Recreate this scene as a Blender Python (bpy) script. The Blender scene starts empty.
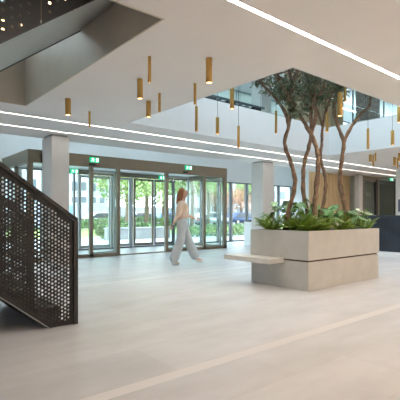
import bpy, bmesh, math, random
from mathutils import Vector, Matrix
C = bpy.context.scene.collection
S = bpy.context.scene
random.seed(7)
PI = math.pi

# ------------------------------------------------------------------ camera
EYE = 1.12
FPX = 414.0
ANG = math.atan2(494, 414)
FW = Vector((math.cos(ANG), math.sin(ANG), 0))
RT = Vector((math.sin(ANG), -math.cos(ANG), 0))
cam_d = bpy.data.cameras.new('camera')
cam = bpy.data.objects.new('camera', cam_d)
C.objects.link(cam)
cam.location = (0, 0, EYE)
cam.rotation_euler = (PI / 2, 0, ANG - PI / 2)
cam_d.sensor_width = 36
cam_d.lens = FPX / 400 * 36
cam_d.shift_y = 15 / 400
cam_d.clip_end = 400
S.camera = cam
S.view_settings.view_transform = 'Standard'
S.view_settings.look = 'None'
S.view_settings.exposure = 0.62
S.view_settings.gamma = 1
S.view_settings.use_curve_mapping = False


def at(px, py, d):
    """world point seen at a pixel of the photograph at depth d (metres)"""
    p = FW * d + RT * ((px - 200) / FPX * d)
    return Vector((p.x, p.y, EYE - (py - 215) / FPX * d))


# ------------------------------------------------------------------ materials
def mat(name, col, rough=0.6, metal=0.0, var=0.0, scale=8.0, bump=0.0, spec=0.5, emit=None, es=0.0):
    m = bpy.data.materials.new(name)
    m.use_nodes = True
    nt = m.node_tree
    b = nt.nodes['Principled BSDF']
    b.inputs['Roughness'].default_value = rough
    b.inputs['Metallic'].default_value = metal
    b.inputs['Specular IOR Level'].default_value = spec
    c = (*col, 1)
    b.inputs['Base Color'].default_value = c
    tc = nt.nodes.new('ShaderNodeTexCoord')
    no = nt.nodes.new('ShaderNodeTexNoise')
    no.inputs['Scale'].default_value = scale
    no.inputs['Detail'].default_value = 5
    nt.links.new(tc.outputs['Object'], no.inputs['Vector'])
    if var > 0:
        rp = nt.nodes.new('ShaderNodeMapRange')
        rp.inputs['To Min'].default_value = 1 - var
        rp.inputs['To Max'].default_value = 1 + var
        rp.inputs['From Min'].default_value = 0.3
        rp.inputs['From Max'].default_value = 0.7
        nt.links.new(no.outputs['Fac'], rp.inputs['Value'])
        vm = nt.nodes.new('ShaderNodeVectorMath')
        vm.operation = 'SCALE'
        vm.inputs[0].default_value = col
        nt.links.new(rp.outputs['Result'], vm.inputs['Scale'])
        nt.links.new(vm.outputs['Vector'], b.inputs['Base Color'])
    if bump > 0:
        bp = nt.nodes.new('ShaderNodeBump')
        bp.inputs['Strength'].default_value = bump
        bp.inputs['Distance'].default_value = 0.01
        nt.links.new(no.outputs['Fac'], bp.inputs['Height'])
        nt.links.new(bp.outputs['Normal'], b.inputs['Normal'])
    if emit:
        b.inputs['Emission Color'].default_value = (*emit, 1)
        b.inputs['Emission Strength'].default_value = es
    return m


def wood_mat(name, c1, c2, axis_scale, plank=0.12):
    m = bpy.data.materials.new(name)
    m.use_nodes = True
    nt = m.node_tree
    b = nt.nodes['Principled BSDF']
    b.inputs['Roughness'].default_value = 0.5
    tc = nt.nodes.new('ShaderNodeTexCoord')
    mp = nt.nodes.new('ShaderNodeMapping')
    mp.inputs['Scale'].default_value = axis_scale
    no = nt.nodes.new('ShaderNodeTexNoise')
    no.inputs['Scale'].default_value = 3
    no.inputs['Detail'].default_value = 6
    no.inputs['Distortion'].default_value = 0.6
    cr = nt.nodes.new('ShaderNodeValToRGB')
    cr.color_ramp.elements[0].position = 0.35
    cr.color_ramp.elements[0].color = (*c1, 1)
    cr.color_ramp.elements[1].position = 0.65
    cr.color_ramp.elements[1].color = (*c2, 1)
    nt.links.new(tc.outputs['Object'], mp.inputs['Vector'])
    nt.links.new(mp.outputs['Vector'], no.inputs['Vector'])
    nt.links.new(no.outputs['Fac'], cr.inputs['Fac'])
    nt.links.new(cr.outputs['Color'], b.inputs['Base Color'])
    return m


def glass_mat(name, tint=(0.93, 0.97, 0.96), refl=0.06):
    m = bpy.data.materials.new(name)
    m.use_nodes = True
    nt = m.node_tree
    nt.nodes.clear()
    out = nt.nodes.new('ShaderNodeOutputMaterial')
    tr = nt.nodes.new('ShaderNodeBsdfTransparent')
    tr.inputs['Color'].default_value = (*tint, 1)
    gl = nt.nodes.new('ShaderNodeBsdfGlossy')
    gl.inputs['Roughness'].default_value = 0.02
    lw = nt.nodes.new('ShaderNodeLayerWeight')
    lw.inputs['Blend'].default_value = 0.5
    pw = nt.nodes.new('ShaderNodeMath'); pw.operation = 'POWER'; pw.inputs[1].default_value = 4.0
    fr = nt.nodes.new('ShaderNodeMath'); fr.operation = 'MULTIPLY_ADD'
    fr.inputs[1].default_value = 0.6; fr.inputs[2].default_value = refl * 0.5
    nt.links.new(lw.outputs['Facing'], pw.inputs[0])
    nt.links.new(pw.outputs[0], fr.inputs[0])
    mx = nt.nodes.new('ShaderNodeMixShader')
    nt.links.new(fr.outputs[0], mx.inputs['Fac'])
    nt.links.new(tr.outputs['BSDF'], mx.inputs[1])
    nt.links.new(gl.outputs['BSDF'], mx.inputs[2])
    nt.links.new(mx.outputs['Shader'], out.inputs['Surface'])
    return m


def blind_mat():
    m = bpy.data.materials.new('pale translucent blind fabric')
    m.use_nodes = True
    nt = m.node_tree
    nt.nodes.clear()
    out = nt.nodes.new('ShaderNodeOutputMaterial')
    a = nt.nodes.new('ShaderNodeBsdfDiffuse'); a.inputs['Color'].default_value = (0.78, 0.80, 0.80, 1)
    b = nt.nodes.new('ShaderNodeBsdfTranslucent'); b.inputs['Color'].default_value = (0.82, 0.86, 0.86, 1)
    mx = nt.nodes.new('ShaderNodeMixShader'); mx.inputs['Fac'].default_value = 0.45
    nt.links.new(a.outputs[0], mx.inputs[1]); nt.links.new(b.outputs[0], mx.inputs[2])
    nt.links.new(mx.outputs[0], out.inputs['Surface'])
    return m


def floor_mat():
    m = bpy.data.materials.new('floor stone tile')
    m.use_nodes = True
    nt = m.node_tree
    L = nt.links
    b = nt.nodes['Principled BSDF']
    tc = nt.nodes.new('ShaderNodeTexCoord')
    br = nt.nodes.new('ShaderNodeTexBrick')
    br.offset = 0.5
    br.inputs['Color1'].default_value = (0.535, 0.555, 0.59, 1)
    br.inputs['Color2'].default_value = (0.595, 0.615, 0.65, 1)
    br.inputs['Mortar'].default_value = (0.53, 0.53, 0.535, 1)
    br.inputs['Scale'].default_value = 1
    br.inputs['Mortar Size'].default_value = 0.0035
    br.inputs['Mortar Smooth'].default_value = 0.3
    br.inputs['Brick Width'].default_value = 1.2
    br.inputs['Row Height'].default_value = 0.6
    L.new(tc.outputs['Object'], br.inputs['Vector'])
    no = nt.nodes.new('ShaderNodeTexNoise')
    no.inputs['Scale'].default_value = 1.3
    no.inputs['Detail'].default_value = 7
    no.inputs['Roughness'].default_value = 0.6
    mp = nt.nodes.new('ShaderNodeMapping')
    mp.inputs['Scale'].default_value = (0.8, 2.2, 1)
    L.new(tc.outputs['Object'], mp.inputs['Vector'])
    L.new(mp.outputs['Vector'], no.inputs['Vector'])
    mr = nt.nodes.new('ShaderNodeMapRange')
    mr.inputs['From Min'].default_value = 0.3
    mr.inputs['From Max'].default_value = 0.7
    mr.inputs['To Min'].default_value = 0.85
    mr.inputs['To Max'].default_value = 1.08
    L.new(no.outputs['Fac'], mr.inputs['Value'])
    vm = nt.nodes.new('ShaderNodeVectorMath')
    vm.operation = 'SCALE'
    L.new(br.outputs['Color'], vm.inputs[0])
    L.new(mr.outputs['Result'], vm.inputs['Scale'])
    # pale inlaid bands running parallel to the entrance
    sp = nt.nodes.new('ShaderNodeSeparateXYZ')
    L.new(tc.outputs['Object'], sp.inputs['Vector'])
    acc = None
    for y0, w in ((2.34, 0.055), (6.2, 0.075), (-1.6, 0.075)):
        s = nt.nodes.new('ShaderNodeMath'); s.operation = 'SUBTRACT'; s.inputs[1].default_value = y0
        a = nt.nodes.new('ShaderNodeMath'); a.operation = 'ABSOLUTE'
        l = nt.nodes.new('ShaderNodeMath'); l.operation = 'LESS_THAN'; l.inputs[1].default_value = w
        L.new(sp.outputs['Y'], s.inputs[0]); L.new(s.outputs[0], a.inputs[0]); L.new(a.outputs[0], l.inputs[0])
        if acc is None:
            acc = l
        else:
            ad = nt.nodes.new('ShaderNodeMath'); ad.operation = 'ADD'
            L.new(acc.outputs[0], ad.inputs[0]); L.new(l.outputs[0], ad.inputs[1]); acc = ad
    mx = nt.nodes.new('ShaderNodeMix'); mx.data_type = 'RGBA'
    L.new(acc.outputs[0], mx.inputs['Factor'])
    L.new(vm.outputs['Vector'], mx.inputs['A'])
    mx.inputs['B'].default_value = (0.65, 0.655, 0.67, 1)
    L.new(mx.outputs['Result'], b.inputs['Base Color'])
    b.inputs['Roughness'].default_value = 0.38
    b.inputs['Specular IOR Level'].default_value = 0.45
    return m


M = dict(
    floor=floor_mat(),
    ceil=mat('ceiling white plaster', (0.88, 0.85, 0.82), 0.9, var=0.015, scale=1.5),
    wall=mat('white wall plaster', (0.76, 0.78, 0.79), 0.85, var=0.015, scale=2),
    concrete=mat('pale column concrete', (0.70, 0.69, 0.67), 0.75, var=0.03, scale=3),
    brown=mat('olive brown anodised metal', (0.225, 0.20, 0.15), 0.45, 0.3, var=0.05, scale=3),
    taupe=mat('taupe brushed cladding', (0.66, 0.59, 0.49), 0.5, 0.05, var=0.04, scale=2),
    steel=mat('grey steel soffit', (0.36, 0.37, 0.37), 0.38, 0.5, var=0.05, scale=2),
    black=mat('black perforated steel', (0.018, 0.0195, 0.022), 0.5, 0.0, spec=0.4),
    dark=mat('dark steel', (0.035, 0.034, 0.035), 0.5, 0.2),
    tread=mat('dark stair tread', (0.05, 0.048, 0.047), 0.6),
    alu=mat('light aluminium frame', (0.42, 0.47, 0.49), 0.4, 0.3),
    dgrey=mat('dark grey window frame', (0.10, 0.115, 0.125), 0.45, 0.2),
    brass=mat('brushed brass', (0.60, 0.37, 0.12), 0.36, 0.85, var=0.06, scale=20),
    cord=mat('dark cord', (0.06, 0.065, 0.07), 0.6),
    lampglow=mat('warm lamp lens', (1, 0.8, 0.55), 0.5, emit=(1, 0.66, 0.32), es=4.5),
    strip_fill=mat('warm fill light diffuser', (1, 0.95, 0.88), 0.5, emit=(1.0, 0.68, 0.44), es=44.0),
    strip=mat('linear light diffuser', (1, 0.95, 0.88), 0.5, emit=(1.0, 0.90, 0.80), es=25.0),
    stripc=mat('neutral linear light diffuser', (1, 0.97, 0.93), 0.5, emit=(1.0, 0.93, 0.87), es=14.0),
    upper=mat('skylight fill diffuser', (0.95, 0.97, 1), 0.5, emit=(0.72, 0.90, 1.0), es=2.3),
    tubel=mat('cool fill light tube', (1, 1, 1), 0.5, emit=(0.82, 0.94, 1.0), es=26.0),
    stone=mat('cast stone planter', (0.48, 0.49, 0.475), 0.6, var=0.06, scale=4, bump=0.05),
    benchm=mat('pale bench stone', (0.58, 0.585, 0.565), 0.55, var=0.05, scale=6),
    soil=mat('dark bark mulch', (0.07, 0.04, 0.025), 0.95, var=0.4, scale=60, bump=0.8),
    bark=mat('brown wavy bark', (0.21, 0.14, 0.095), 0.85, var=0.45, scale=14, bump=0.9),
    leafd=mat('small grey green leaf', (0.15, 0.19, 0.115), 0.45, var=0.45, scale=5),
    leafg=mat('glossy philodendron leaf', (0.085, 0.22, 0.03), 0.35, var=0.4, scale=4),
    leafc=mat('cream variegated leaf', (0.66, 0.68, 0.48), 0.4, var=0.15, scale=8),
    leafl=mat('lime fern leaf', (0.22, 0.35, 0.045), 0.45, var=0.4, scale=6),
    woodl=wood_mat('oak panel', (0.60, 0.43, 0.22), (0.78, 0.61, 0.36), (4, 4, 0.25)),
    woodd=wood_mat('brown oak panel', (0.42, 0.31, 0.18), (0.56, 0.43, 0.28), (4, 4, 0.25)),
    curtain=mat('grey brown curtain', (0.46, 0.40, 0.34), 0.9, var=0.3, scale=9),
    glass=glass_mat('clear glass'),
    blind=blind_mat(),
    tglass=glass_mat('green tinted glass', (0.90, 0.945, 0.945)),
    mglass=glass_mat('grey tinted glass', (0.80, 0.83, 0.80)),
    dglass=glass_mat('dark tinted glass', (0.52, 0.57, 0.53)),
    green=mat('green sign face', (0.0, 0.35, 0.16), 0.4, emit=(0.0, 0.55, 0.26), es=0.75),
    sign_white=mat('lit white pictogram', (0.9, 1, 0.95), 0.4, emit=(0.75, 1, 0.88), es=1.3),
    white=mat('white lacquer', (0.82, 0.84, 0.85), 0.35),
    plinth=mat('white plinth', (0.85, 0.86, 0.87), 0.5),
    navy=mat('blue grey perforated metal', (0.042, 0.05, 0.066), 0.45, 0.2),
    navyb=mat('very dark desk core', (0.012, 0.014, 0.018), 0.8),
    paving=mat('pale outdoor paving', (0.50, 0.50, 0.50), 0.85, var=0.06, scale=1),
    asphalt=mat('grey asphalt', (0.22, 0.23, 0.24), 0.9, var=0.1, scale=1),
    lawn=mat('bright lawn', (0.34, 0.42, 0.12), 0.95, var=0.25, scale=2),
    kerbw=mat('grey low wall', (0.37, 0.37, 0.36), 0.9, var=0.1, scale=2),
    hedge=mat('hedge leaves', (0.20, 0.30, 0.13), 0.8, var=0.4, scale=2),
    crown=mat('light green tree leaves', (0.36, 0.46, 0.20), 0.8, var=0.35, scale=0.6),
    crownr=mat('rusty orange tree leaves', (0.62, 0.36, 0.24), 0.8, var=0.35, scale=0.8),
    trunk=mat('outdoor bark', (0.16, 0.12, 0.09), 0.9, var=0.3, scale=6),
    bwhite=mat('white house render', (0.55, 0.56, 0.57), 0.8, var=0.03, scale=0.4),
    bgrey=mat('grey house render', (0.50, 0.52, 0.53), 0.8, var=0.05, scale=0.4),
    bblue=mat('pale blue garage door', (0.25, 0.40, 0.62), 0.6),
    blilac=mat('lilac garage door', (0.55, 0.50, 0.60), 0.6),
    bglass=mat('dull window pane', (0.16, 0.19, 0.21), 0.15),
    roofm=mat('grey roof tile', (0.20, 0.20, 0.21), 0.8),
    carw=mat('silver car paint', (0.60, 0.64, 0.68), 0.25, 0.3),
    carb=mat('dark blue car paint', (0.05, 0.08, 0.16), 0.25, 0.3),
    carv=mat('white car paint', (0.80, 0.82, 0.85), 0.3),
    carblue=mat('bright blue van paint', (0.05, 0.16, 0.60), 0.3),
    carglass=mat('car window', (0.03, 0.04, 0.05), 0.08),
    tyre=mat('black tyre', (0.015, 0.015, 0.015), 0.9),
    redl=mat('red tail light', (0.65, 0.03, 0.03), 0.3),
    skin=mat('skin', (0.62, 0.36, 0.26), 0.55, var=0.05, scale=10),
    hair=mat('auburn hair', (0.34, 0.14, 0.055), 0.5, var=0.35, scale=30),
    top=mat('peach knit top', (0.82, 0.64, 0.50), 0.85, var=0.05, scale=20),
    jeans=mat('pale grey denim', (0.50, 0.54, 0.56), 0.85, var=0.06, scale=20),
    shoe=mat('white shoe', (0.72, 0.72, 0.70), 0.6),
    lip=mat('lips', (0.5, 0.14, 0.12), 0.5),
    eye=mat('eye', (0.05, 0.04, 0.04), 0.2),
)


# ------------------------------------------------------------------ mesh helpers
def link(name, bm, m, parent=None, smooth=False, loc=None):
    me = bpy.data.meshes.new(name)
    bmesh.ops.recalc_face_normals(bm, faces=bm.faces)
    bm.to_mesh(me)
    bm.free()
    if smooth:
        for p in me.polygons:
            p.use_smooth = True
    if isinstance(m, (list, tuple)):
        for x in m:
            me.materials.append(x)
    else:
        me.materials.append(m)
    o = bpy.data.objects.new(name, me)
    C.objects.link(o)
    if parent:
        o.parent = parent
    if loc:
        o.location = loc
    return o


def tag(o, label, cat, group=None):
    o['label'] = label
    o['category'] = cat
    if group:
        o['group'] = group
    return o


def thing(name, label, cat, loc=(0, 0, 0), rz=0, group=None):
    o = bpy.data.objects.new(name, None)
    C.objects.link(o)
    o.empty_display_size = 0.1
    o.location = loc
    o.rotation_euler = (0, 0, rz)
    return tag(o, label, cat, group)


def struct(name, bm, m, parent=None):
    o = link(name, bm, m, parent)
    if parent is None:
        o['kind'] = 'structure'
    return o


def box(bm, x0, x1, y0, y1, z0, z1, bev=0.0, mi=0):
    vs = [bm.verts.new((x, y, z)) for x in (x0, x1) for y in (y0, y1) for z in (z0, z1)]
    fs = [(0, 1, 3, 2), (4, 6, 7, 5), (0, 4, 5, 1), (2, 3, 7, 6), (0, 2, 6, 4), (1, 5, 7, 3)]
    ff = [bm.faces.new([vs[i] for i in f]) for f in fs]
    for f in ff:
        f.material_index = mi
    if bev > 0:
        ed = list({e for f in ff for e in f.edges})
        bmesh.ops.bevel(bm, geom=ed, offset=bev, segments=2, affect='EDGES', profile=0.7)


def B(x0, x1, y0, y1, z0, z1, bev=0.0):
    bm = bmesh.new()
    box(bm, x0, x1, y0, y1, z0, z1, bev)
    return bm


def tube(bm, pts, rads, n=8, cap=True, mi=0):
    rings = []
    up = Vector((0.3, 0.9, 0.1)).normalized()
    for i, p in enumerate(pts):
        p = Vector(p)
        a = Vector(pts[max(i - 1, 0)]); b = Vector(pts[min(i + 1, len(pts) - 1)])
        t = (b - a).normalized()
        u = t.cross(up)
        if u.length < 1e-3:
            u = t.cross(Vector((1, 0, 0)))
        u.normalize()
        v = t.cross(u)
        rings.append([bm.verts.new(p + (u * math.cos(2 * PI * k / n) + v * math.sin(2 * PI * k / n)) * rads[i]) for k in range(n)])
    for a, b in zip(rings, rings[1:]):
        for k in range(n):
            f = bm.faces.new((a[k], a[(k + 1) % n], b[(k + 1) % n], b[k]))
            f.material_index = mi
            f.smooth = True
    if cap:
        for r in (rings[0], rings[-1]):
            f = bm.faces.new(r)
            f.material_index = mi


def prism(bm, poly, mp, d):
    """extrude a 2D polygon; mp(u, v, w) -> xyz, w in (0, d)"""
    a = [bm.verts.new(mp(u, v, 0)) for u, v in poly]
    b = [bm.verts.new(mp(u, v, d)) for u, v in poly]
    n = len(poly)
    bm.faces.new(a)
    bm.faces.new(b[::-1])
    for i in range(n):
        bm.faces.new((a[i], a[(i + 1) % n], b[(i + 1) % n], b[i]))


def catmull(pts, k=5):
    out = []
    P = [Vector(p) for p in pts]
    for i in range(len(P) - 1):
        p0 = P[max(i - 1, 0)]; p1 = P[i]; p2 = P[i + 1]; p3 = P[min(i + 2, len(P) - 1)]
        for j in range(k):
            t = j / k
            out.append(0.5 * ((2 * p1) + (p2 - p0) * t + (2 * p0 - 5 * p1 + 4 * p2 - p3) * t * t + (3 * p1 - p0 - 3 * p2 + p3) * t ** 3))
    out.append(P[-1])
    return out


def clip_convex(poly, clip):
    """clip poly by convex CCW clip"""
    out = poly
    for i in range(len(clip)):
        a = clip[i]; b = clip[(i + 1) % len(clip)]
        ex, ey = b[0] - a[0], b[1] - a[1]
        src = out
        out = []
        if not src:
            return []
        for j in range(len(src)):
            p = src[j]; q = src[(j + 1) % len(src)]
            dp = ex * (p[1] - a[1]) - ey * (p[0] - a[0])
            dq = ex * (q[1] - a[1]) - ey * (q[0] - a[0])
            if dp >= 0:
                out.append(p)
            if (dp >= 0) != (dq >= 0):
                t = dp / (dp - dq)
                out.append((p[0] + (q[0] - p[0]) * t, p[1] + (q[1] - p[1]) * t))
    return out


def perforated(poly, mp, pitch, rfun, margin):
    """sheet with real punched holes; poly convex CCW"""
    bm = bmesh.new()
    us = [p[0] for p in poly]; vs = [p[1] for p in poly]
    cw = pitch * math.sqrt(3) / 2
    R = pitch / math.sqrt(3)
    edges = []
    for i in range(len(poly)):
        a = poly[i]; b = poly[(i + 1) % len(poly)]
        l = math.hypot(b[0] - a[0], b[1] - a[1])
        edges.append((a, (b[0] - a[0]) / l, (b[1] - a[1]) / l))
    ci = 0
    u = min(us)
    while u < max(us) + R:
        v = min(vs) - pitch + (pitch / 2 if ci % 2 else 0)
        while v < max(vs) + pitch:
            dist = min(ex * (v - a[1]) - ey * (u - a[0]) for a, ex, ey in edges)
            hexp = [(u + R * math.cos(PI / 3 * k), v + R * math.sin(PI / 3 * k)) for k in range(6)]
            if dist > margin:
                r = rfun(u, v)
                o = []
                for k in range(6):
                    p = hexp[k]; q = hexp[(k + 1) % 6]
                    o.append(p)
                    o.append(((p[0] + q[0]) / 2, (p[1] + q[1]) / 2))
                ov = [bm.verts.new(mp(*p)) for p in o]
                iv = [bm.verts.new(mp(u + r * math.cos(PI / 6 * k), v + r * math.sin(PI / 6 * k))) for k in range(12)]
                for k in range(12):
                    bm.faces.new((ov[k], ov[(k + 1) % 12], iv[(k + 1) % 12], iv[k]))
            elif dist > -R:
                c = clip_convex(hexp, poly)
                if len(c) >= 3:
                    try:
                        bm.faces.new([bm.verts.new(mp(*p)) for p in c])
                    except ValueError:
                        pass
            v += pitch
        u += cw
        ci += 1
    return bm


def solidify(o, t):
    md = o.modifiers.new('thickness', 'SOLIDIFY')
    md.thickness = t
    md.offset = 0
    return o


# ------------------------------------------------------------------ the building
H = 3.0       # ceiling height
H2 = 3.85     # upper floor level
HT = 6.4      # upper ceiling
YF = 12.45    # glass front
X0, X1, Y0 = -6.0, 27.0, -6.0
VX0, VX1, VY0, VY1 = 4.28, 11.5, 3.26, 7.40     # void over the planter
YS, XS = 10.27, 16.25      # the slab stops short of the glass front up to here
SX0, SX1 = -4.2, 2.29                           # stair opening (same depth as the void)

struct('floor', B(X0, X1, Y0, YF + 0.02, -0.2, 0), M['floor'])

bm = bmesh.new()
for a in ((X0, X1, Y0, VY0), (X0, XS, VY1, YS), (XS, X1, VY1, YF), (X0, SX0, VY0, VY1), (SX1, VX0, VY0, VY1), (VX1, X1, VY0, VY1)):
    box(bm, *a, H, H2 - 0.06)
struct('ceiling', bm, M['ceil'])
bm = bmesh.new()
for a in ((X0, X1, Y0, VY0), (X0, XS, VY1, YS), (XS, X1, VY1, YF), (X0, SX0, VY0, VY1), (SX1, VX0, VY0, VY1), (VX1, X1, VY0, VY1)):
    box(bm, *a, H2 - 0.059, H2)
struct('floor_upper', bm, M['floor'])
struct('ceiling_upper', B(X0, X1, Y0, YF + 0.1, HT, HT + 0.2), M['wall'])

# white fascia boards lining the void, taupe cladding lining the stair opening
t = 0.02
bm = bmesh.new()
box(bm, VX0, VX1, VY1 - t, VY1 + 0.0, H - 0.004, H2 + 0.02)
box(bm, VX1 - t, VX1, VY0, VY1 - t, H - 0.004, H2 + 0.02)
box(bm, VX0, VX0 + t, VY0, VY1 - t, H - 0.004, H2 + 0.02)
box(bm, VX0 + t, VX1 - t, VY0, VY0 + t, H - 0.004, H2 + 0.02)
struct('trim_1', bm, M['wall'])
bm = bmesh.new()
box(bm, SX0, SX1, VY1 - t, VY1, H - 0.004, H2 + 0.1)
box(bm, SX1 - t, SX1, VY0, VY1 - t, H - 0.004, H2 + 0.1)
box(bm, SX0, SX1 - t, VY0, VY0 + t, H - 0.004, H2 + 0.1)
box(bm, SX0, SX0 + t, VY0 + t, VY1 - t, H - 0.004, H2 + 0.1)
struct('trim_2', bm, M['taupe'])

# walls
struct('wall_back', B(X0, X1, Y0 - 0.2, Y0, 0, HT), M['wall'])
struct('wall_left', B(X0 - 0.2, X0, Y0, YF, 0, HT), M['wall'])
struct('wall_right', B(X1, X1 + 0.2, Y0, YF, 0, HT), M['wall'])
WX = 16.25    # glazing runs from WX0 to WX
WX0 = 3.25
struct('wall_front_left', B(X0, WX0, YF, YF + 0.25, 0, H), M['wall'])
struct('wall_front_right', B(WX, X1, YF, YF + 0.25, 0, H), M['wall'])
struct('wall_front', B(WX0, WX, YF, YF + 0.25, 2.5, H), M['wall'])
bm = bmesh.new()
box(bm, X0, X1, YF, YF + 0.25, H, H2 + 0.15)
box(bm, X0, X1, YF, YF + 0.25, HT - 0.06, HT)
for x in (-5.9, 0, 16.2, 22, 26.6):
    box(bm, x, x + 0.35, YF, YF + 0.25, H2 + 0.15, HT - 0.06)
struct('wall_front_upper', bm, M['wall'])


def window(n, x0, x1, z0, z1, mull, y=YF + 0.08, fm='dgrey', bars=(), w=0.05):
    bm = bmesh.new()
    f = 0.045
    box(bm, x0, x1, y - 0.05, y + 0.05, z0, z0 + f)
    box(bm, x0, x1, y - 0.05, y + 0.05, z1 - f, z1)
    box(bm, x0, x0 + f, y - 0.05, y + 0.05, z0 + f, z1 - f)
    box(bm, x1 - f, x1, y - 0.05, y + 0.05, z0 + f, z1 - f)
    fr = struct('window_%d' % n, bm, M[fm])
    xs = [x0 + f] + list(mull) + [x1 - f]
    for m_ in mull:
        b2 = bmesh.new()
        box(b2, m_ - w / 2, m_ + w / 2, y - 0.06, y + 0.05, z0 + f, z1 - f)
        link('mullion', b2, M['dgrey'], fr)
        b2 = bmesh.new()
        box(b2, m_ + w / 2, m_ + w / 2 + 0.09, y - 0.05, y + 0.04, z0 + f, z1 - f)
        link('mullion_cover', b2, M['alu'], fr)
    for a, b in zip(xs, xs[1:]):
        link('pane', B(a, b, y - 0.006, y + 0.006, z0 + f, z1 - f), M['glass'], fr)
    return fr


window(1, 9.86, 16.25, 0.0, 2.5, (10.55, 11.45, 12.14, 13.1, 14.85, 15.25))
window(2, 3.25, 5.35, 0.0, 2.5, (3.62, 4.35, ))
window(3, 0.35, 16.2, H2 + 0.15, HT - 0.06, (2.4, 4.4, 6.4, 8.4, 10.4, 12.4, 14.4))
window(4, -5.55, 0.0, H2 + 0.15, HT - 0.06, (-4, -2))
window(5, 16.55, 22.0, H2 + 0.15, HT - 0.06, (18.3, 20.2))

def blind(x0, x1, label):  # added fabric that cuts the bright sky behind the upper glass
    r = thing('dimming_blind', label, 'blind', (x0, YF - 0.06, H2 + 0.12), group='added dimming blinds on the upper floor')
    link('fabric', B(0.02, x1 - x0 - 0.02, -0.002, 0.002, 0.03, HT - H2 - 0.2), M['blind'], r)
    bm = bmesh.new(); tube(bm, [(0, 0, HT - H2 - 0.17), (x1 - x0, 0, HT - H2 - 0.17)], [0.03, 0.03], 12)
    link('roller', bm, M['alu'], r)
    link('bottom_bar', B(0.02, x1 - x0 - 0.02, -0.01, 0.01, 0, 0.03), M['alu'], r)


for i in range(8):
    blind(0.4 + 2 * i, 2.38 + 2 * i, 'pale translucent blind added to dim the sky in the upper windows')

# ------------------------------------------------------------------ entrance vestibule
VL, VR, VF = 3.2, 9.75, 10.2
ev = thing('entrance_vestibule', 'olive brown metal and glass entrance lobby projecting from the glass front', 'entrance', (VL, VF, 0))


def P(name, bm, m, par=ev, off=Vector((VL, VF, 0))):
    bmesh.ops.translate(bm, verts=bm.verts, vec=-off)
    return link(name, bm, m, par)


bm = bmesh.new()
box(bm, VL, VR, VF, VF + 0.12, 2.39, 2.70)
box(bm, VL, VL + 0.12, VF + 0.12, YF - 0.01, 2.39, 2.70)
box(bm, VR - 0.12, VR, VF + 0.12, YF - 0.01, 2.39, 2.70)
P('header', bm, M['brown'])
P('roof_panel', B(VL + 0.12, VR - 0.12, VF + 0.12, YF - 0.01, 2.55, 2.68), M['white'])
posts = [VL + 0.06, 4.03, 4.83, 5.63, 7.27, 8.02, 8.76, VR - 0.06]
for i, x in enumerate(posts):
    w = 0.06 if i in (0, len(posts) - 1) else 0.045
    if i == 5:
        continue
    P('post', B(x - w, x + w, VF + 0.01, VF + 0.11, 0.0, 2.39), M['brown'])
bm = bmesh.new()
box(bm, VL, 5.58, VF + 0.01, VF + 0.11, 0, 0.09)
box(bm, 7.32, VR, VF + 0.01, VF + 0.11, 0, 0.09)
box(bm, 5.58, 7.32, VF + 0.01, VF + 0.11, 0, 0.03)
P('sill', bm, M['brown'])
P('side_sill', B(VL, VL + 0.1, VF + 0.12, YF - 0.01, 0, 0.09), M['brown'])
P('side_sill', B(VR - 0.1, VR, VF + 0.12, YF - 0.01, 0, 0.09), M['brown'])
P('entrance_mat', B(VL + 0.12, VR - 0.12, VF + 0.12, YF - 0.01, 0.0, 0.012), M['steel'])
for a, b in zip(posts, posts[1:]):
    if a == 8.02:
        continue
    if a == 5.63:
        continue
    hi = 8.76 if a == 7.27 else b
    g = P('fixed_pane', B(a + 0.05, hi - 0.05, VF + 0.054, VF + 0.066, 0.09, 2.39), M['glass'])
for x in (VL + 0.045, VR - 0.055):
    P('side_pane', B(x, x + 0.012, VF + 0.12, YF - 0.02, 0.09, 2.39), M['glass'])
    for y in (VF + 1.1, ):
        P('post', B(x - 0.03, x + 0.04, y, y + 0.06, 0.09, 2.39), M['brown'])


def leaf(x0, x1, y, m_, name='sliding_door', par=ev, z1=2.25, z0=0.03, s=0.055):
    bm = bmesh.new()
    for q in ((x0, x0 + s, z0, z1), (x1 - s, x1, z0, z1), (x0 + s, x1 - s, z0, z0 + 0.09), (x0 + s, x1 - s, z1 - 0.07, z1)):
        box(bm, q[0], q[1], y - 0.022, y + 0.022, q[2], q[3])
    d = P(name, bm, M[m_], par)
    bm = B(x0 + s, x1 - s, y - 0.004, y + 0.004, z0 + 0.09, z1 - 0.07)
    bmesh.ops.translate(bm, verts=bm.verts, vec=-Vector((VL, VF, 0)))
    link('glass_pane', bm, M['glass'], d)
    return d


# inner (front) leaves parked open behind the fixed panes
leaf(4.88, 5.60, VF + 0.17, 'alu', z1=2.33, s=0.04)
leaf(7.36, 8.22, VF + 0.17, 'alu', z1=2.33, s=0.04)
YR = YF - 0.08
# rear screen: posts, header rail and the closed brown leaves
bm = bmesh.new()
box(bm, 4.95, VR - 0.13, YR - 0.06, YR + 0.06, 2.40, 2.54)
P('rear_header', bm, M['brown'])
P('rear_sill', B(4.95, VR - 0.13, YR - 0.06, YR + 0.06, 0.012, 0.05), M['dgrey'])
for x in (4.98, 5.42, 6.55, 7.30, 9.1):
    P('rear_post', B(x - 0.03, x + 0.03, YR - 0.05, YR + 0.05, 0.05, 2.40), M['alu'])
leaf(7.38, 8.20, YR, 'brown', z1=2.38, z0=0.06, s=0.075)
leaf(8.24, 9.06, YR, 'dgrey', z1=2.38, z0=0.06, s=0.05)
leaf(6.58, 7.26, YR + 0.03, 'alu', z1=2.38, z0=0.06, s=0.04)
leaf(5.46, 6.50, YR + 0.03, 'alu', z1=2.38, z0=0.06, s=0.04)
P('rear_pane', B(9.13, 9.60, YR - 0.006, YR + 0.006, 0.05, 2.4), M['glass'])
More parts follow.
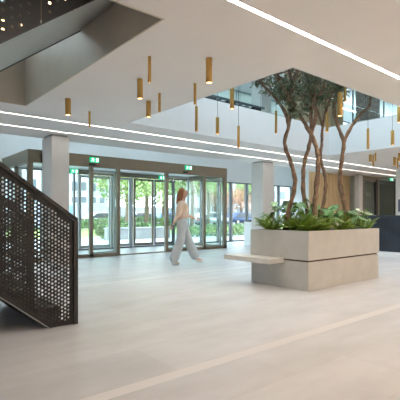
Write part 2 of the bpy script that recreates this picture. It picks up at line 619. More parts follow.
# full-height inner aluminium jamb seen behind the walker
leaf(8.86, 9.62, VF + 0.17, 'alu', z1=2.33, s=0.05, name='side_door_leaf')


# ------------------------------------------------------------------ exit signs and door sensors
def exit_sign(x, y, z, label, w=0.26, h=0.13, rz=0.0):
    r = thing('exit_sign', label, 'exit sign', (x, y, z), rz, None)
    link('sign_box', B(-w / 2, w / 2, -0.035, 0, -h / 2, h / 2, 0.004), M['green'], r)
    yy = -0.036
    # running figure and doorway, white on green
    bm = bmesh.new()

    def slab(pts):
        vs = [bm.verts.new((a * w / 2, yy, b * h / 2)) for a, b in pts]
        vs2 = [bm.verts.new((a * w / 2, yy - 0.003, b * h / 2)) for a, b in pts]
        bm.faces.new(vs); bm.faces.new(vs2[::-1])
        for i in range(len(vs)):
            bm.faces.new((vs[i], vs[(i + 1) % len(vs)], vs2[(i + 1) % len(vs)], vs2[i]))
    slab([(0.30, -0.75), (0.80, -0.75), (0.80, 0.75), (0.30, 0.75)])
    link('doorway_pictogram', bm, M['sign_white'], r)
    bm = bmesh.new()
    slab([(-0.42, 0.55), (-0.30, 0.55), (-0.30, 0.8), (-0.42, 0.8)])
    slab([(-0.52, 0.0), (-0.25, 0.0), (-0.22, 0.48), (-0.50, 0.48)])
    slab([(-0.75, 0.28), (-0.52, 0.28), (-0.52, 0.45), (-0.75, 0.45)])
    slab([(-0.24, 0.10), (-0.02, 0.10), (-0.02, 0.27), (-0.24, 0.27)])
    slab([(-0.52, 0.0), (-0.40, 0.0), (-0.62, -0.75), (-0.76, -0.75)])
    slab([(-0.40, 0.0), (-0.25, 0.0), (-0.12, -0.75), (-0.26, -0.75)])
    link('running_figure_pictogram', bm, M['sign_white'], r)
    return r


exit_sign(4.89, VF, 2.575, 'green lit exit sign on the brown lobby header nearest the left column')
exit_sign(8.06, VF, 2.60, 'green lit exit sign on the brown lobby header above the walking person')
exit_sign(5.23, YR - 0.061, 2.47, 'small green exit sign over the rear glass, just right of the left column')
exit_sign(8.52, YR - 0.061, 2.46, 'small green exit sign over the rear doors, left of the walking person')
for x, l in ((4.89, 'black door sensor on the brown header under the left exit sign'), (8.0, 'black door sensor on the brown header under the exit sign above the walking person')):
    r = thing('door_sensor', l, 'sensor', (x, VF, 2.45))
    link('sensor_housing', B(-0.14, 0.14, -0.05, 0, -0.03, 0.03, 0.008), M['dark'], r)
    link('sensor_lens', B(0.02, 0.13, -0.055, -0.049, -0.018, 0.012), M['lip'], r)


# ------------------------------------------------------------------ columns
def column(x0, x1, y0, y1, label, z1=H):
    r = thing('square_column', label, 'column', (x0, y0, 0), group='square columns')
    w, d = x1 - x0, y1 - y0
    link('shaft', B(0, w, 0, d, 0, z1 - 0.05, 0.006), M['concrete'], r)
    link('shadow_gap_collar', B(0.03, w - 0.03, 0.03, d - 0.03, z1 - 0.05, z1), M['kerbw'], r)
    return r


column(3.51, 3.93, 9.52, 10.14, 'pale square column by the lobby, behind the black perforated stair railing')
column(10.9, 11.48, 9.6, 10.15, 'pale square column between the lobby and the planter')
column(17.8, 18.08, 9.85, 10.1, 'white column just right of the oak panelled wall')
column(15.72, 16.3, 6.7, 7.24, 'grey column behind the reception desk at the right edge')
r = thing('upper_column', 'pale column on the upper floor behind the left white fascia', 'column', (10.95, 9.7, H2))
link('shaft', B(0, 0.5, 0, 0.5, 0, HT - H2 - 0.03, 0.006), M['concrete'], r)
link('base_plate', B(-0.02, 0.52, -0.02, 0.52, 0, 0.03), M['alu'], r)


# ------------------------------------------------------------------ linear ceiling lights
def strip(y, x0, x1, label, w=0.045, m_='strip', z=H):
    r = thing('linear_ceiling_light', label, 'ceiling light', (x0, y, z), group='linear ceiling lights')
    L_ = x1 - x0
    bm = bmesh.new()
    box(bm, 0, L_, -w / 2 - 0.008, -w / 2, -0.006, 0)
    box(bm, 0, L_, w / 2, w / 2 + 0.008, -0.006, 0)
    link('trim_profile', bm, M['white'], r)
    link('diffuser', B(0, L_, -w / 2, w / 2, -0.004, 0), M[m_], r)
    return r


strip(2.59, -5.5, 26.5, 'bright linear ceiling light nearest, crossing the top right', 0.045)
strip(8.10, -5.5, 26.5, 'linear ceiling light next to the void, in front of the glass front', 0.02, 'stripc')
strip(9.19, -5.5, 26.5, 'linear ceiling light closest to the glass entrance', 0.02, 'stripc')
for y in (0.2, -2.4, -5.0):  # unseen strips added to light and warm the near floor
    strip(y, 0.5, 26.5, 'added warm linear fill light behind the viewpoint', 0.05, 'strip_fill')


# ------------------------------------------------------------------ brass pendants
def pendant(px, yt, yb, d, dia, top, label, surface=False):
    """brass cylinder lamp; top = height the cord or the canopy starts from"""
    p1 = at(px, yt, d); p0 = at(px, yb, d)
    L_ = p1.z - p0.z
    if surface:
        p0.z = H - 0.004 - L_ if True else p0.z
    r = thing('brass_pendant_lamp', label, 'lamp', (p0.x, p0.y, p0.z), group='brass cylinder lamps')
    rad = dia / 2
    bm = bmesh.new()
    tube(bm, [(0, 0, 0), (0, 0, 0.004), (0, 0, L_ - 0.004), (0, 0, L_)], [rad - 0.002, rad, rad, rad - 0.003], 20, cap=False)
    tube(bm, [(0, 0, L_), (0, 0, L_ + 0.0005)], [rad - 0.003, 0.001], 20, cap=True)
    tube(bm, [(0, 0, 0), (0, 0, 0.02)], [rad - 0.004, rad - 0.006], 20, cap=False)
    link('cylinder_shade', bm, M['brass'], r, True)
    bm = bmesh.new()
    tube(bm, [(0, 0, 0.006), (0, 0, 0.012)], [rad - 0.008, rad - 0.008], 16)
    link('lamp_lens', bm, M['lampglow'], r)
    ld = bpy.data.lights.new('pendant_bulb', 'SPOT')
    ld.energy = 12 if dia > 0.06 else 6
    ld.color = (1.0, 0.80, 0.58)
    ld.spot_size = 2.2
    ld.spot_blend = 0.8
    ld.shadow_soft_size = 0.025
    lo = bpy.data.objects.new('pendant_bulb', ld)
    C.objects.link(lo)
    lo.parent = r
    lo.location = (0, 0, -0.01)
    gap = top - (p0.z + L_)
    if gap > 0.01:
        bm = bmesh.new()
        tube(bm, [(0, 0, L_), (0, 0, L_ + gap)], [0.0035, 0.0035], 6)
        link('cord', bm, M['cord'], r)
        bm = bmesh.new()
        tube(bm, [(0, 0, L_ + gap - 0.02), (0, 0, L_ + gap)], [0.03, 0.03], 14)
        link('ceiling_rose', bm, M['brass'], r)
    return r


CZ = HT - 0.05
thin, fat = 0.040, 0.078
for a in (
    (149.5, 56, 82, 4.90, thin, H, 'slim brass ceiling lamp, highest in the photo left of the void', True),
    (140, 79, 98.5, 5.72, fat, H, 'thick brass ceiling lamp just below left of the highest slim one', True),
    (209, 58, 82.5, 4.96, fat, H, 'large thick brass ceiling lamp nearest the viewpoint, alone in the beige ceiling', True),
    (68, 98.5, 115, 6.68, fat + 0.012, H, 'thick brass ceiling lamp just above the left column, leftmost of all', True),
    (89.5, 111, 126.5, 7.5, thin, H, 'slim brass ceiling lamp right of the left column, lowest of the ceiling mounted ones', True),
    (148.5, 101, 117, 6.83, fat, H, 'thick brass ceiling lamp by the left tip of the void', True),
    (159.5, 93, 112, 6.38, thin, H, 'slim brass ceiling lamp just right of the thick lamp by the void tip', True),
    (195, 83, 104, 5.90, thin, H, 'slim brass ceiling lamp at the void edge, directly above a hanging slim one', True),
    (196.4, 106.5, 131.5, 7.0, 0.05, CZ, 'slim brass lamp hanging in the void, leftmost of the hanging ones', False),
    (217.5, 117.5, 134, 7.6, 0.068, CZ, 'short brass lamp on a cord before the left white fascia, second from left', False),
    (232, 82, 109, 6.5, fat - 0.01, CZ, 'thick brass lamp hanging high at the void edge left of the trees', False),
    (238.5, 126, 148, 7.0, 0.046, CZ, 'long slim brass lamp on a cord, lowest one left of the trees', False),
    (276, 111, 133, 7.4, 0.044, CZ, 'slim brass lamp on a cord just left of the leftmost trunk', False),
    (340, 92.5, 116, 6.3, 0.078, CZ, 'thick brass lamp hanging in front of the foliage on the right', False),
    (345.2, 80, 101, 7.0, 0.042, CZ, 'slim brass lamp just behind the thick one before the foliage', False),
    (327, 112, 132, 9.0, 0.062, CZ, 'slim brass lamp seen between the trunks of the trees', False),
    (368, 128.5, 149, 7.8, 0.050, CZ, 'slim brass lamp on a cord right of the trees, before the right white fascia', False),
    (392.5, 130.5, 145, 8.6, 0.070, CZ, 'short brass lamp on a cord near the right edge, before the white fascia', False),
    (399.5, 107, 122.5, 8.0, 0.085, CZ, 'brass lamp cut by the right edge of the photo', False),
    (370.3, 154.8, 162, 12.87, 0.085, H, 'short thick brass lamp under the far right ceiling, left one of a trio', True),
    (373.2, 155, 167, 12.95, 0.05, H, 'long slim brass lamp under the far right ceiling, middle and lowest of a trio', True),
    (375.4, 153, 161.5, 12.5, 0.05, H, 'slim brass lamp under the far right ceiling, right one of a trio', True),
    (394.5, 157, 165.5, 13.4, 0.085, H, 'thick brass lamp under the far ceiling by the grey column, left of three', True),
    (397.3, 157.5, 168, 13.65, 0.05, H, 'slim brass lamp under the far ceiling by the grey column, lowest of three', True),
    (399.6, 153, 161, 12.56, 0.085, H, 'thick brass lamp under the far ceiling touching the right edge of the photo', True),
):
    pendant(*a)

for i, (x0, x1, y) in enumerate(((0.5, 9.5, 9.6), (15.5, 25.0, 10.2), (-5, 0.2, 8.8))):  # tubes added to brighten the upper ceiling
    r = thing('upper_fill_light', 'added linear fill light hanging under the upper ceiling', 'ceiling light', (x0, y, 5.95), group='added fill lights upstairs')
    bm = bmesh.new(); tube(bm, [(0, 0, 0), (x1 - x0, 0, 0)], [0.025, 0.025], 10)
    link('fill_tube', bm, M['tubel'], r)
    for q in (0.3, (x1 - x0) / 2, x1 - x0 - 0.3):
        bm = bmesh.new(); tube(bm, [(q, 0, 0.02), (q, 0, HT - 5.95)], [0.003, 0.003], 5)
        link('hanger_cable', bm, M['cord'], r)

# added glowing panel over the void, standing in for skylight daylight
r = thing('skylight_fill_panel', 'large bluish glowing panel added in place of a skylight above the void', 'ceiling light', (VX0, VY0, CZ))
link('diffuser', B(0.4, VX1 - VX0 - 0.4, 0.5, VY1 - VY0 - 0.4, 0, 0.045), M['upper'], r)
bm = bmesh.new()
for q in ((0, VX1 - VX0, 0, 0.5), (0, VX1 - VX0, VY1 - VY0 - 0.4, VY1 - VY0), (0, 0.4, 0.5, VY1 - VY0 - 0.4), (VX1 - VX0 - 0.4, VX1 - VX0, 0.5, VY1 - VY0 - 0.4)):
    box(bm, *q, 0, 0.049)
link('frame', bm, M['white'], r)


# ------------------------------------------------------------------ upper floor: balustrades, wood core, curtains, rack
def balustrade(x0, y0, x1, y1, n, label):
    r = thing('glass_balustrade', label, 'balustrade', (x0, y0, H2))
    L_ = math.hypot(x1 - x0, y1 - y0)
    r.rotation_euler = (0, 0, math.atan2(y1 - y0, x1 - x0))
    link('base_rail', B(0, L_, -0.02, 0.02, 0.0, 0.06), M['alu'], r)
    for i in range(n):
        a, b = L_ * i / n, L_ * (i + 1) / n
        link('glass_panel', B(a + 0.01, b - 0.01, -0.006, 0.006, 0.06, 1.05), M['tglass'], r)
    link('handrail', B(0, L_, -0.02, 0.02, 1.05, 1.08), M['alu'], r)


balustrade(VX0, VY1 + 0.1, VX1, VY1 + 0.1, 5, 'glass balustrade above the left white fascia of the void')
balustrade(X0 + 0.1, YS - 0.1, XS, YS - 0.1, 14, 'glass balustrade on the upper floor edge along the glass front')
balustrade(VX1 + 0.1, VY1, VX1 + 0.1, VY0, 4, 'glass balustrade above the right white fascia of the void')

r = thing('upper_wood_core', 'brown timber clad block on the upper floor behind the tree crowns', 'wall block', (11.75, 8.35, H2))
bm = bmesh.new()
poly = [(0, 0.25), (0.05, 0.1), (0.25, 0.0), (2.15, 0.0), (2.35, 0.1), (2.4, 0.25), (2.4, 1.0), (0, 1.0)]
prism(bm, poly, lambda u, v, w: (u, v, w), HT - H2)
link('timber_cladding', bm, M['woodd'], r)
bm = bmesh.new()
for i in range(22):
    u = 0.28 + i * 0.085
    box(bm, u, u + 0.012, -0.008, 0.0, 0.05, HT - H2 - 0.02)
link('batten', bm, M['woodl'], r)

r = thing('grey_curtain', 'grey brown pleated curtain on the upper floor, right of the timber block', 'curtain', (14.5, 7.25, H2))
bm = bmesh.new()
n = 60
pts = [(0.05 * math.sin(i * 1.05), 0.92 * i / n) for i in range(n + 1)]
a = [bm.verts.new((x, y, 0.03)) for x, y in pts]
b = [bm.verts.new((x * 0.8, y, 2.45)) for x, y in pts]
for i in range(n):
    bm.faces.new((a[i], a[i + 1], b[i + 1], b[i]))
solidify(link('pleated_cloth', bm, M['curtain'], r, True), 0.006)
link('curtain_track', B(-0.04, 0.04, -0.02, 0.96, 2.45, 2.50), M['alu'], r)

r = thing('upper_glass_partition', 'teal tinted glass partition on the upper floor at the right edge', 'partition', (14.6, 2.0, H2))
for a, b in ((0.0, 1.6), (1.6, 3.3), (3.3, 5.15), (5.15, 6.35)):
    link('glass_panel', B(-0.006, 0.006, a + 0.02, b - 0.02, 0.05, 2.5), M['tglass'], r)
bm = bmesh.new()
for y in (0, 1.6, 3.3, 5.15, 6.35):
    box(bm, -0.02, 0.02, y - 0.02, y + 0.02, 0, HT - H2)
box(bm, -0.02, 0.02, 0, 6.35, 0, 0.05)
link('frame', bm, M['dgrey'], r)

# suspended dark light rack upstairs
r = thing('suspended_lattice_rack', 'dark slatted rack hanging over the upper floor behind the left fascia', 'rack', (7.5, 8.6, 4.42))
bm = bmesh.new()
for y in (0.0, 0.28, 0.62, 0.9):
    box(bm, 0, 2.35, y, y + 0.08, 0.0, 0.05)
for i in range(9):
    box(bm, i * 0.285, i * 0.285 + 0.05, 0.08, 0.9, 0.01, 0.04)
link('lattice', bm, M['dgrey'], r)
for x in (0.0, 0.75, 1.85):
    link('spot_box', B(x, x + 0.32, 0.0, 0.12, -0.09, 0.0, 0.01), M['dark'], r)
for x, y in ((0.1, 0.04), (2.2, 0.04), (0.1, 0.94), (2.2, 0.94)):
    bm = bmesh.new()
    tube(bm, [(x, y, 0.05), (x, y, HT - 4.42)], [0.004, 0.004], 6)
    link('hanger_cable', bm, M['cord'], r)

# ------------------------------------------------------------------ oak wall and dark glazed front at the far right
r = thing('oak_panelled_wall', 'light oak panelled wall block behind the planter', 'wall block', (15.0, 10.6, 0))
WL = 3.3
link('wall_core', B(0.0, WL, 0.03, 0.85, 0, H - 0.002), M['wall'], r)
for i in range(9):
    link('oak_panel', B(i * WL / 9 + 0.004, (i + 1) * WL / 9 - 0.004, 0, 0.03, 0.03, H - 0.01), M['woodl'], r)

r = thing('dark_glass_partition', 'dark bronze framed glass partition with door behind the reception desk', 'partition', (18.32, 10.0, 0))
bm = bmesh.new()
L2 = 4.6
box(bm, 0, L2, 0, 0.1, 2.86, H - 0.002)
for x in (0, 1.50, 3.4, L2 - 0.1):
    box(bm, x, x + (0.16 if x < 1.6 else 0.07), 0, 0.1, 0, 2.86)
box(bm, 0, L2, 0, 0.1, 0, 0.08)
link('frame', bm, M['brown'], r)
bm = B(0.16, 1.3, 0.02, 0.09, 2.74, 2.86)
link('door_closer', bm, M['brown'], r)
d = link('glass_door', B(0.16, 1.30, 0.04, 0.052, 0.08, 2.86), M['mglass'], r)
link('door_stile', B(1.31, 1.49, 0.0, 0.10, 0.08, 2.86), M['dark'], d)
for a, b in ((1.66, 3.4), (3.47, 4.5)):
    link('glass_panel', B(a, b, 0.04, 0.052, 0.08, 2.86), M['dglass'], r)
# faint white three letter mark on the door glass
cu = bpy.data.curves.new('lettering', 'FONT')
cu.body = 'RCS'
cu.size = 0.24
cu.extrude = 0.002
to = bpy.data.objects.new('door_lettering', cu)
C.objects.link(to)
dg = bpy.context.evaluated_depsgraph_get()
me = bpy.data.meshes.new_from_object(to.evaluated_get(dg))
bpy.data.objects.remove(to)
me.materials.clear()
me.materials.append(mat('frosted lettering', (0.5, 0.58, 0.54), 0.5))
to = bpy.data.objects.new('door_lettering', me)
C.objects.link(to)
to.parent = r
to.rotation_euler = (PI / 2, 0, 0)
to.location = (0.42, 0.035, 2.02)
# dark room beyond
bm = bmesh.new()
box(bm, 18.31, 23.6, 12.2, 12.3, 0, H - 0.002)
box(bm, 18.31, 18.43, 10.15, 12.3, 0, H - 0.002)
box(bm, 23.5, 23.6, 10.12, 12.2, 0, H - 0.002)
struct('wall_inner', bm, mat('dark room wall', (0.45, 0.48, 0.44), 0.6))
exit_sign(21.1, 9.96, 2.93, 'green exit sign on the dark glass partition at the far right', 0.34, 0.12)
r = thing('linear_room_light', 'thin linear light in the dark room behind the glass partition', 'ceiling light', (20.2, 11.0, H - 0.004))
link('diffuser', B(0, 1.6, -0.03, 0.03, -0.03, 0), mat('dim diffuser', (1, 1, 1), emit=(1, 0.95, 0.9), es=22.0), r)

# ------------------------------------------------------------------ reception desk
r = thing('reception_desk', 'dark blue grey perforated reception desk on a white plinth at the right edge', 'desk', (11.5, 3.2, 0))
LD = 3.45
pan = perforated([(0, 0.09), (LD, 0.09), (LD, 1.08), (0, 1.08)], lambda u, v: (0, u, v), 0.062, lambda u, v: 0.013 + 0.009 * (0.5 + 0.5 * math.sin(7 * u + 3 * math.sin(5 * v))), 0.05)
solidify(link('perforated_front', pan, M['navy'], r), 0.006)
link('desk_body', B(0.04, 0.75, 0.0, LD, 0.09, 1.07), M['navyb'], r)
link('desk_top', B(-0.01, 0.8, -0.01, LD + 0.01, 1.08, 1.11), M['navy'], r)
pan = perforated([(0.01, 0.09), (0.78, 0.09), (0.78, 1.08), (0.01, 1.08)], lambda u, v: (u, LD + 0.006, v), 0.062, lambda u, v: 0.016, 0.05)
solidify(link('perforated_end', pan, M['navy'], r), 0.006)
link('plinth', B(-0.62, 0.8, 0, LD + 0.05, 0, 0.09, 0.008), M['plinth'], r)
r = thing('desk_monitor', 'dark blue screen back standing on the reception desk at the right edge', 'monitor', tuple(at(408, 215, 11.3)))
r.location.z = 1.11
r.rotation_euler = (0, 0, -0.9)
link('screen', B(-0.25, 0.25, -0.015, 0.015, 0.10, 0.44, 0.005), mat('blue grey screen shell', (0.06, 0.08, 0.13), 0.4), r)
link('stand', B(-0.03, 0.03, 0.02, 0.04, 0.0, 0.25), M['dark'], r)
link('foot', B(-0.1, 0.1, -0.06, 0.1, 0.0, 0.012), M['dark'], r)

# white counter by the glass front with a black tray
r = thing('white_counter', 'small white counter by the glass front, left of the middle column', 'counter', (11.2, 10.3, 0))
link('counter_body', B(0, 1.0, 0, 0.5, 0, 0.85, 0.004), M['white'], r)
link('counter_top', B(-0.01, 1.01, -0.01, 0.51, 0.85, 0.87, 0.003), M['white'], r)
r = thing('black_tray', 'black tray lying on the white counter beside the middle column', 'tray', (11.25, 10.35, 0.87))
bm = bmesh.new()
box(bm, 0, 0.5, 0, 0.35, 0, 0.012)
for q in ((0, 0.5, 0, 0.012), (0, 0.5, 0.338, 0.35), (0, 0.012, 0.012, 0.338), (0.488, 0.5, 0.012, 0.338)):
    box(bm, *q, 0.012, 0.06)
link('tray_shell', bm, M['dark'], r)
link('document_stack', B(0.03, 0.47, 0.03, 0.32, 0.012, 0.045), M['tyre'], r)

# ------------------------------------------------------------------ planter, bench, soil
PX0, PX1, PY0, PY1 = 5.09, 7.20, 3.61, 4.76
r = thing('stone_planter', 'large beige cast stone planter holding the indoor trees', 'planter', (PX0, PY0, 0))
w, d = PX1 - PX0, PY1 - PY0
bm = bmesh.new()
box(bm, 0.01, w - 0.01, 0.01, d - 0.01, 0.0, 0.425, 0.006)
link('lower_tier', bm, M['stone'], r)
link('shadow_joint', B(0.03, w - 0.03, 0.03, d - 0.03, 0.425, 0.45), M['soil'], r)
bm = bmesh.new()
for q in ((0, w, 0, 0.07), (0, w, d - 0.07, d), (0, 0.07, 0.07, d - 0.07), (w - 0.07, w, 0.07, d - 0.07)):
    box(bm, *q, 0.45, 0.882)
link('upper_tier', bm, M['stone'], r)
link('soil', B(0.07, w - 0.07, 0.07, d - 0.07, 0.45, 0.84), M['soil'], r)
link('bench_slab', B(4.75 - PX0, -0.001, 4.06 - PY0, 5.04 - PY0, 0.385, 0.46, 0.004), M['benchm'], r)['label'] = 'paler slab bench cantilevered from the side'


# ------------------------------------------------------------------ indoor trees
def leaf_quad(bm, p, n, u, L_, W_, bend=0.15):
    """pointed leaf, two halves folded on the midrib"""
    v = n.cross(u).normalized()
    a = bm.verts.new(p)
    b = bm.verts.new(p + u * L_ * 0.45 + v * W_ / 2 + n * W_ * 0.15)
    c = bm.verts.new(p + u * L_ - n * L_ * bend)
    d_ = bm.verts.new(p + u * L_ * 0.45 - v * W_ / 2 + n * W_ * 0.15)
    e = bm.verts.new(p + u * L_ * 0.5)
    bm.faces.new((a, b, e)); bm.faces.new((b, c, e)); bm.faces.new((a, e, d_)); bm.faces.new((e, c, d_))


def rv(s=1.0):
    while True:
        v = Vector((random.uniform(-1, 1), random.uniform(-1, 1), random.uniform(-1, 1)))
        if 0.05 < v.length < 1:
            return v * s


def indoor_tree(paths, label, crown, nleaf, r0=0.045):
    base = Vector(paths[0][0])
    t = thing('indoor_tree', label, 'tree', tuple(base), group='trees in the stone planter')
    bm = bmesh.new()
    tips = []
    for k, pp in enumerate(paths):
        pts = catmull([Vector(p) - base for p in pp], 5)
        n = len(pts)
        ra = r0 if k == 0 else r0 * 0.72
        pts2 = [p + rv(0.008) for p in pts]
        rads = [ra * (1 - 0.6 * i / n) * (1 + 0.14 * math.sin(i * 1.7 + k)) + 0.004 for i in range(n)]
        if k == 0:
            rads[0] *= 1.35
            rads[1] *= 1.15
        tube(bm, pts2, rads, 9)
        tips.append(pts2[-1])
        tips.append(pts2[int(n * 0.8)])
    # twigs
    crown = [(Vector(c) - base, rr) for c, rr in crown]
    ends = []
    for c, rr in crown:
        for j in range(7):
            q = c + rv(rr)
            s = min(tips, key=lambda a: (a - q).length)
            mid = (s + q) / 2 + rv(0.06)
            tw = catmull([s, mid, q], 4)
            tube(bm, tw, [0.012 * (1 - i / len(tw)) + 0.003 for i in range(len(tw))], 5)
            ends += tw[3:]
    link('trunk', bm, M['bark'], t, True)
    bm = bmesh.new()
    for i in range(nleaf):
        if i % 2:
            p = random.choice(ends) + rv(0.09)
        else:
            c, rr = random.choice(crown)
            p = c + rv(rr)
        u = (rv() + Vector((0, 0, -0.35))).normalized()
        n_ = rv().cross(u).normalized()
        leaf_quad(bm, p, n_, u, random.uniform(0.06, 0.10), random.uniform(0.03, 0.044))
    link('foliage', bm, M['leafd'], t)
    return t


def pth(lst, d0, d1):
    n = len(lst) - 1
    return [tuple(at(x, y, d0 + (d1 - d0) * i / n)) for i, (x, y) in enumerate(lst)]


def dz(x, y, d):
    return tuple(at(x, y, d))


# each trunk rises from the soil, leans and twists as a real one would
T1 = pth([(286, 231), (287, 216), (292, 199), (295, 180), (290, 160), (284.5, 143), (289, 124), (290, 102), (291, 82), (287, 60), (284, 35)], 6.75, 6.6)
T1b = pth([(289, 124), (283, 108), (272, 94), (262, 84), (254, 70)], 6.68, 6.9)
T1c = pth([(291, 84), (300, 66), (306, 44), (312, 15)], 6.6, 6.8)
T2 = pth([(313, 232), (308, 214), (304, 196), (303, 176), (306, 157), (311, 138), (311, 116), (312, 98), (307, 80), (300, 62), (296, 40)], 6.9, 7.0)
T2b = pth([(312, 108), (322, 90), (328, 70), (332, 45)], 6.95, 7.2)
T3 = pth([(317, 231), (315, 212), (316, 192), (318, 170), (317, 152), (311, 134), (301, 118), (293, 104), (286, 92), (276, 74)], 6.6, 6.5)
T3b = pth([(311, 134), (316, 116), (314, 98), (318, 78), (324, 55)], 6.57, 6.8)
T4 = pth([(321, 231), (322, 212), (325, 195), (325.5, 178), (321, 160), (322, 142), (323, 126), (327, 108), (333, 92), (340, 76), (345, 55)], 7.1, 7.2)
T4b = pth([(323, 126), (316, 108), (306, 92), (302, 72)], 7.16, 7.4)
T5 = pth([(346, 229), (345.5, 212), (342, 194), (339.5, 177), (342, 158), (343.5, 142), (338, 126), (334, 110), (336, 94), (333, 76), (330, 52)], 7.3, 7.25)
T5b = pth([(343.5, 143), (350, 129), (360, 115), (369, 106), (371, 92), (376, 74)], 7.28, 7.3)
indoor_tree([T1, T1b, T1c], 'leftmost wavy trunked tree in the stone planter, standing apart', [(dz(270, 84, 6.9), 0.24), (dz(292, 82, 6.7), 0.27), (dz(262, 66, 6.9), 0.30), (dz(290, 50, 6.7), 0.45), (dz(281, 94, 6.8), 0.12)], 750, 0.038)
indoor_tree([T2, T2b], 'second tree from left in the planter, bowed left behind its neighbour', [(dz(306, 84, 7.0), 0.30), (dz(320, 84, 7.1), 0.28), (dz(300, 55, 7.0), 0.40), (dz(309, 104, 7.0), 0.16)], 640, 0.038)
indoor_tree([T3, T3b], 'middle tree in the planter whose trunk forks left low down', [(dz(290, 90, 6.5), 0.26), (dz(312, 80, 6.7), 0.26), (dz(282, 60, 6.6), 0.35), (dz(296, 112, 6.5), 0.09)], 600, 0.042)
indoor_tree([T4, T4b], 'slender pale barked tree in the planter, second from right', [(dz(330, 90, 7.2), 0.30), (dz(312, 90, 7.3), 0.26), (dz(338, 70, 7.2), 0.36)], 600, 0.03)
indoor_tree([T5, T5b], 'rightmost tree in the planter with a wide Y shaped fork', [(dz(337, 86, 7.3), 0.28), (dz(374, 86, 7.3), 0.16), (dz(352, 74, 7.3), 0.25), (dz(345, 58, 7.3), 0.40)], 600, 0.042)


# ------------------------------------------------------------------ underplanting
def broad_leaf(bm, root, tip_dir, stalk, size, mi=1):
    """lobed philodendron leaf on a stalk"""
    tip = root + tip_dir * stalk
    tip.z += 0.0
    mid = (root + tip) / 2 + Vector((0, 0, stalk * 0.15))
    tube(bm, catmull([root, mid, tip], 3), [0.006] * 7, 5, mi=0)
    u = Vector((tip_dir.x, tip_dir.y, -0.25)).normalized()
    v = u.cross(Vector((0, 0, 1))).normalized()
    n = v.cross(u)
    prof = [(-0.15, 0.0), (-0.25, 0.28), (0.0, 0.50), (0.08, 0.26), (0.25, 0.52), (0.32, 0.24), (0.5, 0.44), (0.56, 0.18), (0.76, 0.28), (1.0, 0.0)]
    for s in (1, -1):
        vs = []
        for a, b in prof:
            vs.append(bm.verts.new(tip + u * a * size + v * b * s * size + n * (-0.25 * b * b * size)))
        c = [bm.verts.new(tip + u * a * size) for a in (0.0, 0.3, 0.6)]
        seq = [(vs[0], vs[1], vs[2], c[0]), (c[0], vs[2], vs[3]), (c[0], vs[3], vs[4], vs[5], c[1]), (c[1], vs[5], vs[6], vs[7], c[2]), (c[2], vs[7], vs[8], vs[9])]
        for q in seq:
            f = bm.faces.new(q)
            f.material_index = mi


def frond(bm, root, dr, L_, mi=0):
    pts = []
    for i in range(9):
        t_ = i / 8
        pts.append(root + Vector((dr.x, dr.y, 0)) * L_ * t_ + Vector((0, 0, L_ * (dr.z * 1.5 * t_ - 0.75 * t_ * t_))))
    for i in range(8):
        a, b = pts[i], pts[i + 1]
        u = (b - a).normalized()
        v = u.cross(Vector((0, 0, 1))).normalized()
        w_ = L_ * 0.34 * math.sin(PI * (i + 1.2) / 9.6)
        for s in (1, -1):
            for k in (0, 0.5):
                p = a.lerp(b, k)
                q = p + v * s * w_ + u * w_ * 0.45 - Vector((0, 0, w_ * 0.2))
                m1 = p.lerp(q, 0.55) + u * 0.014
                f = bm.faces.new([bm.verts.new(x) for x in (p, m1 + u * 0.006, q, m1 - u * 0.012)])
                f.material_index = mi
    tube(bm, pts, [0.004] * 9, 4, mi=mi)


def leafy_plant(x, y, kind, label, h, spread, n):
    t = thing({'fern': 'fern', 'broad': 'philodendron'}[kind], label, 'plant', (x, y, 0.84), group={'fern': 'ferns in the planter', 'broad': 'philodendrons in the planter'}[kind])
    bm = bmesh.new()
    for i in range(n):
        a = 2 * PI * i / n + random.uniform(-0.3, 0.3)
        spread_ = spread * 1.32
        if kind == 'fern':
            dr = Vector((math.cos(a), math.sin(a), random.uniform(0.7, 1.3)))
            frond(bm, Vector((0.02 * math.cos(a), 0.02 * math.sin(a), 0)), dr, spread_ * random.uniform(0.75, 1.1))
        else:
            el = random.uniform(0.9, 1.35)
            dr = Vector((math.cos(a) * math.cos(el), math.sin(a) * math.cos(el), math.sin(el)))
            broad_leaf(bm, Vector((0, 0, 0)), dr, h * 1.6 * random.uniform(0.55, 1.0), spread * random.uniform(0.8, 1.1))
    if kind == 'fern':
        link('fronds', bm, M['leafl'], t)
    else:
        link('leaves', bm, [M['leafl'], M['leafc'] if 'cream' in label else M['leafg']], t)
    return t


